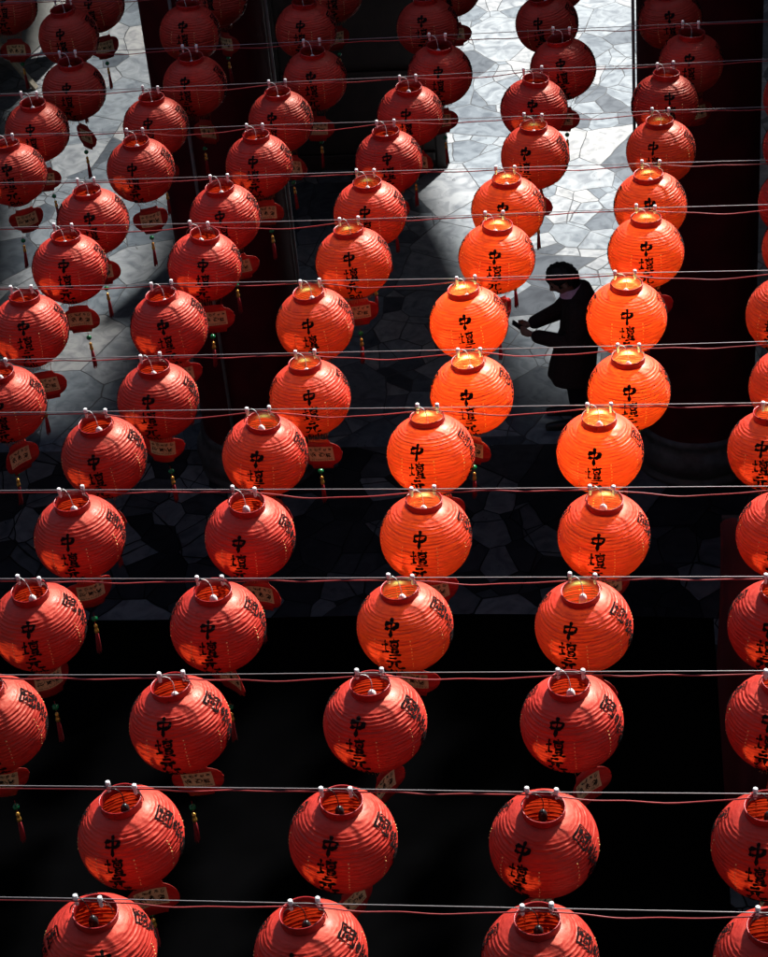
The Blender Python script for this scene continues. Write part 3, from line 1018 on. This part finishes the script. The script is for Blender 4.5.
# row: (Y, slope of the wire, height of the lantern centre at x=0, [(grid column, X, Z, yaw in degrees)])
ROWS = {
    1: (4.781, -0.0146, 4.947, [(3, -1.849, 4.974, 19.3), (4, -1.117, 4.962, -11.6), (5, -0.339, 4.951, -5.8), (6, 0.429, 4.941, -20.0)]),
    2: (5.313, -0.0099, 4.959, [(3, -1.84, 4.977, -4.9), (4, -1.061, 4.971, -10.7), (5, -0.339, 4.959, -26.4), (6, 0.445, 4.956, -14.8)]),
    3: (5.918, 0.0043, 4.987, [(2, -2.49, 4.978, 6.5), (3, -1.76, 4.976, -5.4), (4, -1.0, 4.984, -14.4), (5, -0.25, 4.987, -17.6), (6, 0.517, 4.989, -18.4)]),
    4: (6.536, -0.0059, 4.941, [(2, -2.467, 4.957, 4.7), (3, -1.711, 4.95, -1.3), (4, -0.938, 4.947, -9.8), (5, -0.213, 4.943, -18.1), (6, 0.557, 4.938, -18.1)]),
    5: (7.064, -0.0093, 4.994, [(2, -2.393, 5.018, 0.7), (3, -1.645, 5.009, -6.9), (4, -0.887, 4.999, -3.8), (5, -0.134, 4.995, -8.9), (6, 0.609, 4.99, -14.2)]),
    6: (7.689, -0.0058, 4.986, [(2, -2.413, 5.0, 1.4), (3, -1.666, 4.996, -3.8), (4, -0.911, 4.989, -13.2), (5, -0.154, 4.987, -6.9), (6, 0.601, 4.983, -17.8)]),
    7: (8.268, 0.0033, 4.928, [(1, -3.03, 4.918, 6.9), (2, -2.275, 4.923, -2.6), (3, -1.536, 4.923, 9.5), (4, -0.761, 4.922, -1.7), (5, -0.024, 4.925, 1.2), (6, 0.723, 4.934, -14.1)]),
    8: (8.855, -0.0027, 4.965, [(1, -3.035, 4.974, 7.4), (2, -2.316, 4.973, 7.7), (3, -1.575, 4.969, 1.1), (4, -0.807, 4.961, 2.2), (5, -0.032, 4.969, 1.2), (6, 0.738, 4.963, -25.1)]),
    9: (9.413, 0.0037, 5.011, [(1, -2.941, 5.008, 4.4), (2, -2.219, 5.001, 5.3), (3, -1.434, 4.998, 3.7), (4, -0.691, 5.005, -1.8), (5, 0.07, 5.016, -0.4), (6, 0.847, 5.016, -17.4)]),
    10: (9.971, -0.0009, 4.976, [(1, -2.937, 4.978, 11.4), (2, -2.2, 4.978, 4.2), (3, -1.403, 4.979, -2.0), (4, -0.658, 4.976, -6.2), (5, 0.1, 4.977, 0.4), (6, 0.862, 4.973, -21.6)]),
    11: (10.748, 0.0035, 4.896, [(0, -3.59, 4.884, 9.4), (1, -2.826, 4.884, -1.3), (2, -2.128, 4.892, -1.9), (3, -1.375, 4.889, 4.3), (4, -0.54, 4.892, -15.1), (5, 0.169, 4.898, -13.9), (6, 0.928, 4.899, -13.5)]),
    12: (11.318, 0.0112, 4.913, [(0, -3.576, 4.876, 2.5), (1, -2.84, 4.88, -1.9), (2, -2.076, 4.887, -7.6), (3, -1.296, 4.895, -2.5), (4, -0.562, 4.911, -3.2), (5, 0.202, 4.913, 7.0), (6, 0.961, 4.925, -21.4)]),
    13: (11.723, 0.0090, 4.976, [(0, -3.42, 4.947, -0.7), (1, -2.657, 4.951, -8.2), (2, -1.909, 4.96, 0.3), (3, -1.143, 4.965, 0.6), (4, -0.398, 4.974, -0.1), (5, 0.364, 4.98, -5.8)]),
    14: (12.355, -0.0125, 4.983, [(0, -3.575, 5.027, -0.9), (1, -2.783, 5.021, -4.3), (2, -2.035, 5.009, -4.6), (3, -1.26, 4.995, -5.2), (4, -0.51, 4.989, -12.6), (5, 0.253, 4.982, 0.8)]),
    15: (12.923, 0.0062, 5.023, [(0, -3.522, 5.005, 1.4), (1, -2.692, 5.006, -8.8), (2, -1.925, 5.008, 4.9), (3, -1.155, 5.012, -3.1), (4, -0.465, 5.026, -6.2)]),
}

ROWS[15][3].append((-1, -4.12, 5.015, 4.0))

ORD = ['first', 'second', 'third', 'fourth', 'fifth', 'sixth', 'seventh', 'eighth', 'ninth', 'tenth', 'eleventh', 'twelfth', 'thirteenth', 'fourteenth', 'fifteenth']


def glow(r, c, x, y):
    """how brightly the bulb of a lantern burns: the middle of the court is switched on"""
    d = math.hypot((x - (-0.40)) / 0.92, (y - 8.5) / 1.65)
    return max(0.0, 1.25 * math.exp(-d * d * 0.9) - 0.12)


def lantern_label(r, i, n, lvl):
    tone = ('dark maroon' if r >= 12 else 'deep red' if r >= 10 else 'coral red') if lvl == 0 else ('warm red' if lvl <= 1 else 'bright red-orange' if lvl <= 3 else 'glowing orange')
    pos = 'leftmost' if i == 0 else 'rightmost' if i == n - 1 else ORD[i] + ' from left'
    row = 'nearest row' if r == 1 else 'farthest row' if r == 15 else ORD[r - 1] + ' row from front'
    return '%s round paper lantern, %s in the %s' % (tone, pos, row)


rnd = random.Random(21)
for r in sorted(ROWS):
    Y, slope, z0, lst = ROWS[r]
    lst = sorted(lst, key=lambda q: q[1])
    for i, (c, X, Z, yaw) in enumerate(lst):
        g = glow(r, c, X, Y)
        lvl = min(range(len(BULB_LEVELS)), key=lambda k: abs(BULB_LEVELS[k] / 52.0 - g))
        if r <= 3: lvl = 0
        t = thing('paper_lantern', lantern_label(r, i, len(lst), lvl), 'lantern', (X, Y, Z), 0, 'round red paper lanterns hung on the wires')
        tz = R(yaw)
        tilt = Euler((R(rnd.gauss(0, 2.6)), R(rnd.gauss(0, 3.0)), tz))
        v = rnd.randrange(NVAR)
        # the paper globe turns a little on its clips; clips stay on the wire
        b = part('paper_body', ME_body[v], t, rot=tilt)
        for k in range(4):
            part('calligraphy', ME_write[r >= 5][v][k], b)
        part('seam_studs', ME_studs[v], b)['kind'] = 'stuff'
        part('bamboo_hoops', ME_hoops[v], b)['kind'] = 'stuff'
        b.scale = (rnd.uniform(0.985, 1.015), rnd.uniform(0.985, 1.015), rnd.uniform(0.975, 1.01))
        part('rim_ring', ME_rim, t, rot=tilt)
        bs = part('base_ring', ME_base, t, rot=tilt)
        fr = part('fringe', ME_fringe, bs)
        for k in (0, 1):
            part('clip', ME_clip[k], t, loc=(rnd.uniform(-.006, .006), 0, rnd.uniform(-.003, .002)), rot=(R(rnd.uniform(-3, 3)), 0, R(rnd.uniform(-4, 4)) ))
        part('bail_wire', ME_bail, t)
        dark = 0 if (r <= 2) else 1
        sk = part('bulb_socket', ME_socket[dark], t, rot=(0, 0, rnd.uniform(-0.6, 0.6)))
        part('bulb', ME_bulb[lvl], sk)
        part('bulb_cord', ME_cord[dark], t, rot=(0, 0, rnd.uniform(-0.35, 0.35)))
        cv = rnd.randrange(3)
        turn = tz + R(rnd.gauss(6, 19))
        if r <= 3 and c >= 4: turn = tz + R(rnd.uniform(60, 82))
        cd = part('name_card', ME_card[cv], t, loc=(rnd.uniform(-.008, .012), rnd.uniform(-.02, .02), rnd.uniform(-.012, .01)), rot=(R(rnd.uniform(-6, 6)), R(rnd.uniform(-7, 7)), turn))
        part('card_label', ME_label[cv], cd)
        ts = part('tassel', ME_tassel, t, loc=tuple(cd.location), rot=(R(rnd.uniform(-3, 3)), R(rnd.uniform(-3, 3)), turn))
        part('green_bead', ME_bead, ts)
        part('gold_cap', ME_cap, ts)

# ------------------------------------------------------------------ wires: one steel cable and one slack red cable per row
for r in sorted(ROWS):
    Y, slope, z0, lst = ROWS[r]
    lst = sorted(lst, key=lambda q: q[1])
    row = 'nearest row' if r == 1 else 'farthest row' if r == 15 else ORD[r - 1] + ' row from front'
    knots = [(-12.2, 0.0)] + [(q[1], q[2] + 0.252) for q in lst] + [(6.6, 0.0)]
    knots[0] = (-12.2, z0 + slope * -4 + 0.30)
    knots[-1] = (6.6, z0 + slope * 2 + 0.30)
    bm = bmesh.new()
    pts = []
    for a, b in zip(knots[:-1], knots[1:]):
        n = max(4, int((b[0] - a[0]) / 0.12))
        for k in range(n):
            pts.append((a[0] + (b[0] - a[0]) * k / n, Y, a[1] + (b[1] - a[1]) * k / n))
    pts.append((knots[-1][0], Y, knots[-1][1]))
    add_tube(bm, pts, 0.0020, 6)
    o = link_mesh('steel_cable', bm, M_steel)
    tag(o, 'thin steel cable carrying the %s of lanterns' % row, 'cable', 'steel cables the lanterns hang from')
    bm = bmesh.new()
    pts = []
    for a, b in zip(knots[:-1], knots[1:]):
        n = max(10, int((b[0] - a[0]) / 0.035))
        sag = rnd.choice([0.003, 0.006, 0.010, 0.016, 0.024, 0.034])
        ph = rnd.uniform(0, 6)
        for k in range(n):
            u = k / n
            e = math.sin(PI * u)
            x = a[0] + (b[0] - a[0]) * u
            zz = a[1] + (b[1] - a[1]) * u - 0.0065 - sag * e - 0.004 * e * math.sin(u * 13 + ph)
            pts.append((x, Y - 0.006 - 0.004 * math.sin(u * 17 + ph) * e, zz))
    pts.append((knots[-1][0], Y - 0.006, knots[-1][1] - 0.0065))
    add_tube(bm, pts, 0.0028, 6)
    o = link_mesh('power_cable', bm, M_redcable)
    tag(o, 'slack dark red power cable along the %s of lanterns' % row, 'cable', 'power cables feeding the lanterns')

# ------------------------------------------------------------------ the bowed man with the phone
M_skin = mat('skin', (0.36, 0.19, 0.135), 0.5, noise=0.12, nscale=30)
M_coat = mat('dark_coat', (0.040, 0.024, 0.022), 0.85, spec=0.2, noise=0.3, nscale=60, bump=0.25, bscale=25)
M_trouser = mat('dark_trousers', (0.010, 0.010, 0.012), 0.85, spec=0.2, noise=0.3, nscale=50)
M_shoe = mat('black_leather', (0.010, 0.009, 0.009), 0.38)
M_hair = mat('black_hair', (0.008, 0.007, 0.007), 0.45, bump=0.6, bscale=120)
M_shirt = mat('lilac_shirt', (0.75, 0.45, 0.60), 0.7, noise=0.1, nscale=30)


def limb(bm, pts, rads):
    """tapered chain of rounded segments"""
    P = [Vector(p) for p in pts]
    for i in range(len(P) - 1):
        add_tube(bm, [P[i], (P[i] + P[i + 1]) / 2, P[i + 1]], [rads[i], (rads[i] + rads[i + 1]) / 2, rads[i + 1]], 14)
    for p, r_ in zip(P, rads):
        add_ball(bm, p, r_, 2)


def fuse(name, bm, voxel, m, parent, it=4):
    """one continuous skin over everything in bm"""
    o = link_mesh(name, bm, m, parent)
    rm = o.modifiers.new('remesh', 'REMESH'); rm.mode = 'VOXEL'; rm.voxel_size = voxel
    sm = o.modifiers.new('smooth', 'SMOOTH'); sm.factor = 0.5; sm.iterations = it
    dg = bpy.context.evaluated_depsgraph_get()
    dg.update()
    me = bpy.data.meshes.new_from_object(o.evaluated_get(dg))
    o.modifiers.clear()
    o.data = me
    for p in me.polygons: p.use_smooth = True
    if not me.materials: me.materials.append(m)
    return o


HS = 1.19  # a big head of thick hair


def head_verts(bm, C, rot, grow=0.0, keep=None):
    """head with brow, nose, lips, chin; face along -x"""
    NU, NV = 40, 32
    def pos(u, v):
        az, el = 2 * PI * u / NU, -PI / 2 + PI * v / NV
        x, y, z = math.cos(el) * math.cos(az), math.cos(el) * math.sin(az), math.sin(el)
        fx = -x  # 1 at the face
        rx, ry, rz = 0.098, 0.076, 0.118
        px, py, pz = x * rx, y * ry, z * rz  # skull
        # narrower, forward jaw
        if pz < 0:
            k = min(1, -pz / rz)
            py *= 1 - 0.34 * k * k
            if fx < 0: px *= 1 - 0.35 * k
            else: px *= 1 - 0.06 * k
        if fx > 0.3:
            f = smoothstep(0.3, 0.95, fx)
            px -= 0.012 * f * math.exp(-((pz + 0.095) / 0.022) ** 2) * math.exp(-(py / 0.03) ** 2)      # chin
            px -= 0.030 * math.exp(-((pz + 0.022) / 0.020) ** 2) * math.exp(-(py / 0.014) ** 2)         # nose tip
            px -= 0.014 * math.exp(-((pz - 0.006) / 0.022) ** 2) * math.exp(-(py / 0.011) ** 2)         # nose bridge
            px -= 0.006 * math.exp(-((pz - 0.034) / 0.012) ** 2) * math.exp(-(py / 0.05) ** 2)          # brow
            px += 0.010 * math.exp(-((pz - 0.014) / 0.012) ** 2) * math.exp(-((abs(py) - 0.032) / 0.014) ** 2)  # eye sockets
            px -= 0.007 * math.exp(-((pz + 0.058) / 0.006) ** 2) * math.exp(-(py / 0.022) ** 2)         # upper lip
            px -= 0.006 * math.exp(-((pz + 0.072) / 0.006) ** 2) * math.exp(-(py / 0.020) ** 2)         # lower lip
        return Vector((px, py, pz)), fx, Vector((x, y, z))
    g = {}
    for v in range(NV + 1):
        for u in range(NU):
            p, fx, d = pos(u, v)
            if grow:
                p = p + d * grow
            g[u, v] = p
    vs = {}
    for v in range(1, NV):
        for u in range(NU):
            vs[u, v] = bm.verts.new(C + rot @ (g[u, v] * HS))
    top = bm.verts.new(C + rot @ (g[0, NV] * HS)); bot = bm.verts.new(C + rot @ (g[0, 0] * HS))
    for v in range(1, NV - 1):
        for u in range(NU):
            bm.faces.new((vs[u, v], vs[(u + 1) % NU, v], vs[(u + 1) % NU, v + 1], vs[u, v + 1]))
    for u in range(NU):
        bm.faces.new((vs[u, NV - 1], vs[(u + 1) % NU, NV - 1], top))
        bm.faces.new((vs[(u + 1) % NU, 1], vs[u, 1], bot))


man = thing('person', 'man in a long dark coat bowed over the phone in his hands', 'person', (-0.515, 15.25, 0))
HC = Vector((-0.060, 0, 1.43))
HR = Euler((0, R(-34), 0)).to_matrix()
bm = bmesh.new()
head_verts(bm, HC, HR)
for sy in (-1, 1):
    add_ball(bm, HC + HR @ Vector((0.014, sy * 0.096, -0.010)), 0.034, 2, sc=(0.65, 0.35, 1.1), rot=HR)
limb(bm, [(0.045, 0, 1.22), (0.02, 0, 1.32), (-0.02, 0, 1.38)], [0.07, 0.056, 0.056])
limb(bm, [(0.08, 0, 0.82), (0.075, 0, 1.0), (0.06, 0, 1.18)], [0.13, 0.12, 0.125])
for sy in (-1, 1):
    limb(bm, [(0.06, sy * 0.09, 1.22), (0.06, sy * 0.17, 1.24)], [0.08, 0.06])
    limb(bm, [(0.08, sy * 0.085, 0.80), (0.02, sy * 0.10, 0.45), (0.05, sy * 0.11, 0.09)], [0.085, 0.058, 0.04])
ELB = {-1: Vector((0.03, -0.255, 0.945)), 1: Vector((-0.10, 0.225, 1.0))}
WRI = {-1: Vector((-0.325, -0.075, 0.935)), 1: Vector((-0.345, 0.055, 0.975))}
for sy in (-1, 1):
    limb(bm, [(0.06, sy * 0.175, 1.235), ELB[sy], WRI[sy]], [0.052, 0.040, 0.028])
    d = (Vector((-0.445, sy * 0.035, 0.965)) - WRI[sy]).normalized()
    palm = WRI[sy] + d * 0.05
    add_ball(bm, palm, 0.040, 2, sc=(1.1, 0.55, 0.85))
    for k in range(4):
        b0 = palm + d * 0.03 + Vector((0, 0, 0.026 - 0.017 * k))
        ln = (0.050, 0.056, 0.052, 0.042)[k]
        b1 = b0 + Vector((-0.55, -sy * 0.15, 0.1)).normalized() * ln * 0.55
        b2 = b1 + Vector((-0.35, -sy * 0.8, 0.1)).normalized() * ln * 0.5
        limb(bm, [b0, b1, b2], [0.0105, 0.0095, 0.008])
    t0 = palm + Vector((0.0, 0, 0.028))
    limb(bm, [t0, t0 + Vector((-0.03, -sy * 0.012, 0.022)), t0 + Vector((-0.058, -sy * 0.022, 0.026))], [0.0125, 0.011, 0.009])
body = fuse('body', bm, 0.0065, M_skin, man, 3)

bm = bmesh.new()
head_verts(bm, HC + HR @ Vector((0.006, 0, 0.004)), HR, grow=0.015)
# trim to a short haircut: forehead line, sideburns, nape
drop = []
for v in bm.verts:
    q = HR.inverted() @ (v.co - HC) / HS
    line = 0.052 if q.x < -0.055 else (0.046 - (q.x + 0.055) * 1.9 if q.x < 0.012 else -0.082 - (q.x - 0.012) * 0.2)
    if abs(q.y) > 0.07 and -0.005 < q.x < 0.035 and q.z < 0.012: line = 0.012
    line += 0.006 * math.sin(q.y * 170) + 0.004 * math.sin(q.x * 240)
    if q.z < line: drop.append(v)
bmesh.ops.delete(bm, geom=drop, context='VERTS')
ex = bmesh.ops.extrude_face_region(bm, geom=bm.faces[:])
bmesh.ops.scale(bm, vec=(0.93, 0.93, 0.93), space=Matrix.Translation(-HC), verts=[q for q in ex['geom'] if isinstance(q, bmesh.types.BMVert)])
rr_ = random.Random(2)
from mathutils import noise as _nz
for v in bm.verts:
    d = (v.co - HC).normalized()
    v.co += d * (0.012 * _nz.noise(v.co * 38) + 0.010 * _nz.noise(v.co * 75) + 0.004)
for v in bm.verts:
    v.co += Vector((rr_.uniform(-1, 1), rr_.uniform(-1, 1), rr_.uniform(-1, 1))) * 0.0032
link_mesh('hair', bm, M_hair, man)
for sy in (-1, 1):
    bm = bmesh.new()
    add_ball(bm, HC + HR @ Vector((-0.098, sy * 0.040, 0.018)), 0.0125, 2)
    link_mesh('eye', bm, mat('dark_eye', (0.03, 0.02, 0.015), 0.2), man)

bm = bmesh.new()
secs = [(1.365, 0.05, 0.068, 0.080), (1.315, 0.065, 0.105, 0.145), (1.26, 0.075, 0.140, 0.200), (1.15, 0.085, 0.170, 0.220), (1.02, 0.08, 0.175, 0.21), (0.88, 0.055, 0.180, 0.205), (0.72, 0.02, 0.185, 0.21), (0.58, -0.005, 0.195, 0.215), (0.47, -0.012, 0.205, 0.22)]
rings = []
for z, cx, rx, ry in secs:
    rings.append([bm.verts.new((cx + (rx + (0.014 * math.sin(k * 1.05 + z * 5) if z < 1.0 else 0.008 * math.sin(k * 0.9 + z * 22))) * math.cos(2 * PI * k / 36), ry * math.sin(2 * PI * k / 36), z + (0.05 * max(-0.3, math.cos(2 * PI * k / 36)) if z > 1.3 else 0))) for k in range(36)])
for a, b in zip(rings[:-1], rings[1:]):
    for k in range(36):
        bm.faces.new((a[k], b[k], b[(k + 1) % 36], a[(k + 1) % 36]))
bm.faces.new(rings[0]); bm.faces.new(rings[-1][::-1])
for sy in (-1, 1):
    sh = Vector((0.06, sy * 0.175, 1.225))
    cuff = WRI[sy] + (ELB[sy] - WRI[sy]) * 0.10
    limb(bm, [sh, (sh + ELB[sy]) / 2 + Vector((0.01, sy * 0.015, 0)), ELB[sy], (ELB[sy] + cuff) / 2, cuff], [0.098, 0.090, 0.082, 0.070, 0.060])
bmesh.ops.recalc_face_normals(bm, faces=bm.faces[:])
coat = fuse('coat', bm, 0.011, M_coat, man, 5)
# shirt collar standing out of the coat
bm = bmesh.new()
rows = []
for j, (dz, rr2) in enumerate(((-0.05, 0.084), (0.0, 0.078), (0.028, 0.076), (0.020, 0.084), (-0.035, 0.108))):
    rows.append([bm.verts.new((0.012 + rr2 * math.cos(2 * PI * k / 28), rr2 * math.sin(2 * PI * k / 28), 1.345 + dz + 0.028 * math.cos(2 * PI * k / 28))) for k in range(28)])
for a, b in zip(rows[:-1], rows[1:]):
    for k in range(28):
        bm.faces.new((a[k], a[(k + 1) % 28], b[(k + 1) % 28], b[k]))
link_mesh('shirt_collar', bm, M_shirt, man)
bm = bmesh.new()
for sy in (-1, 1):
    limb(bm, [(0.075, sy * 0.085, 0.80), (0.02, sy * 0.10, 0.46), (0.05, sy * 0.11, 0.10)], [0.105, 0.085, 0.073])
fuse('trousers', bm, 0.011, M_trouser, man, 4)
for sy, dx in ((-1, 0.0), (1, -0.06)):
    bm = bmesh.new()
    limb(bm, [(0.08, sy * 0.11, 0.05), (-0.04, sy * 0.112, 0.05), (-0.17, sy * 0.12, 0.038), (-0.23, sy * 0.122, 0.032)], [0.046, 0.046, 0.040, 0.030])
    add_ball(bm, (0.05, sy * 0.11, 0.085), 0.048, 2)
    add_box(bm, -0.075, sy * 0.115, 0.012, 0.35, 0.085, 0.022, bevel=0.008)
    fuse('shoe', bm, 0.008, M_shoe, man, 3)

ph = thing('phone', 'dark phone held up in both hands of the bowed man', 'phone', (-0.615 - 0.345, 15.25 - 0.005, 0.985))
ph.rotation_euler = (0, R(-52), 0)
bm = bmesh.new()
add_box(bm, 0, 0, 0, 0.010, 0.074, 0.150, bevel=0.004)
link_mesh('case', bm, M_black, ph)
bm = bmesh.new()
add_box(bm, 0.0058, 0, 0, 0.0010, 0.066, 0.138)
link_mesh('screen', bm, mat('dark_glass', (0.012, 0.012, 0.016), 0.12), ph, smooth=False)
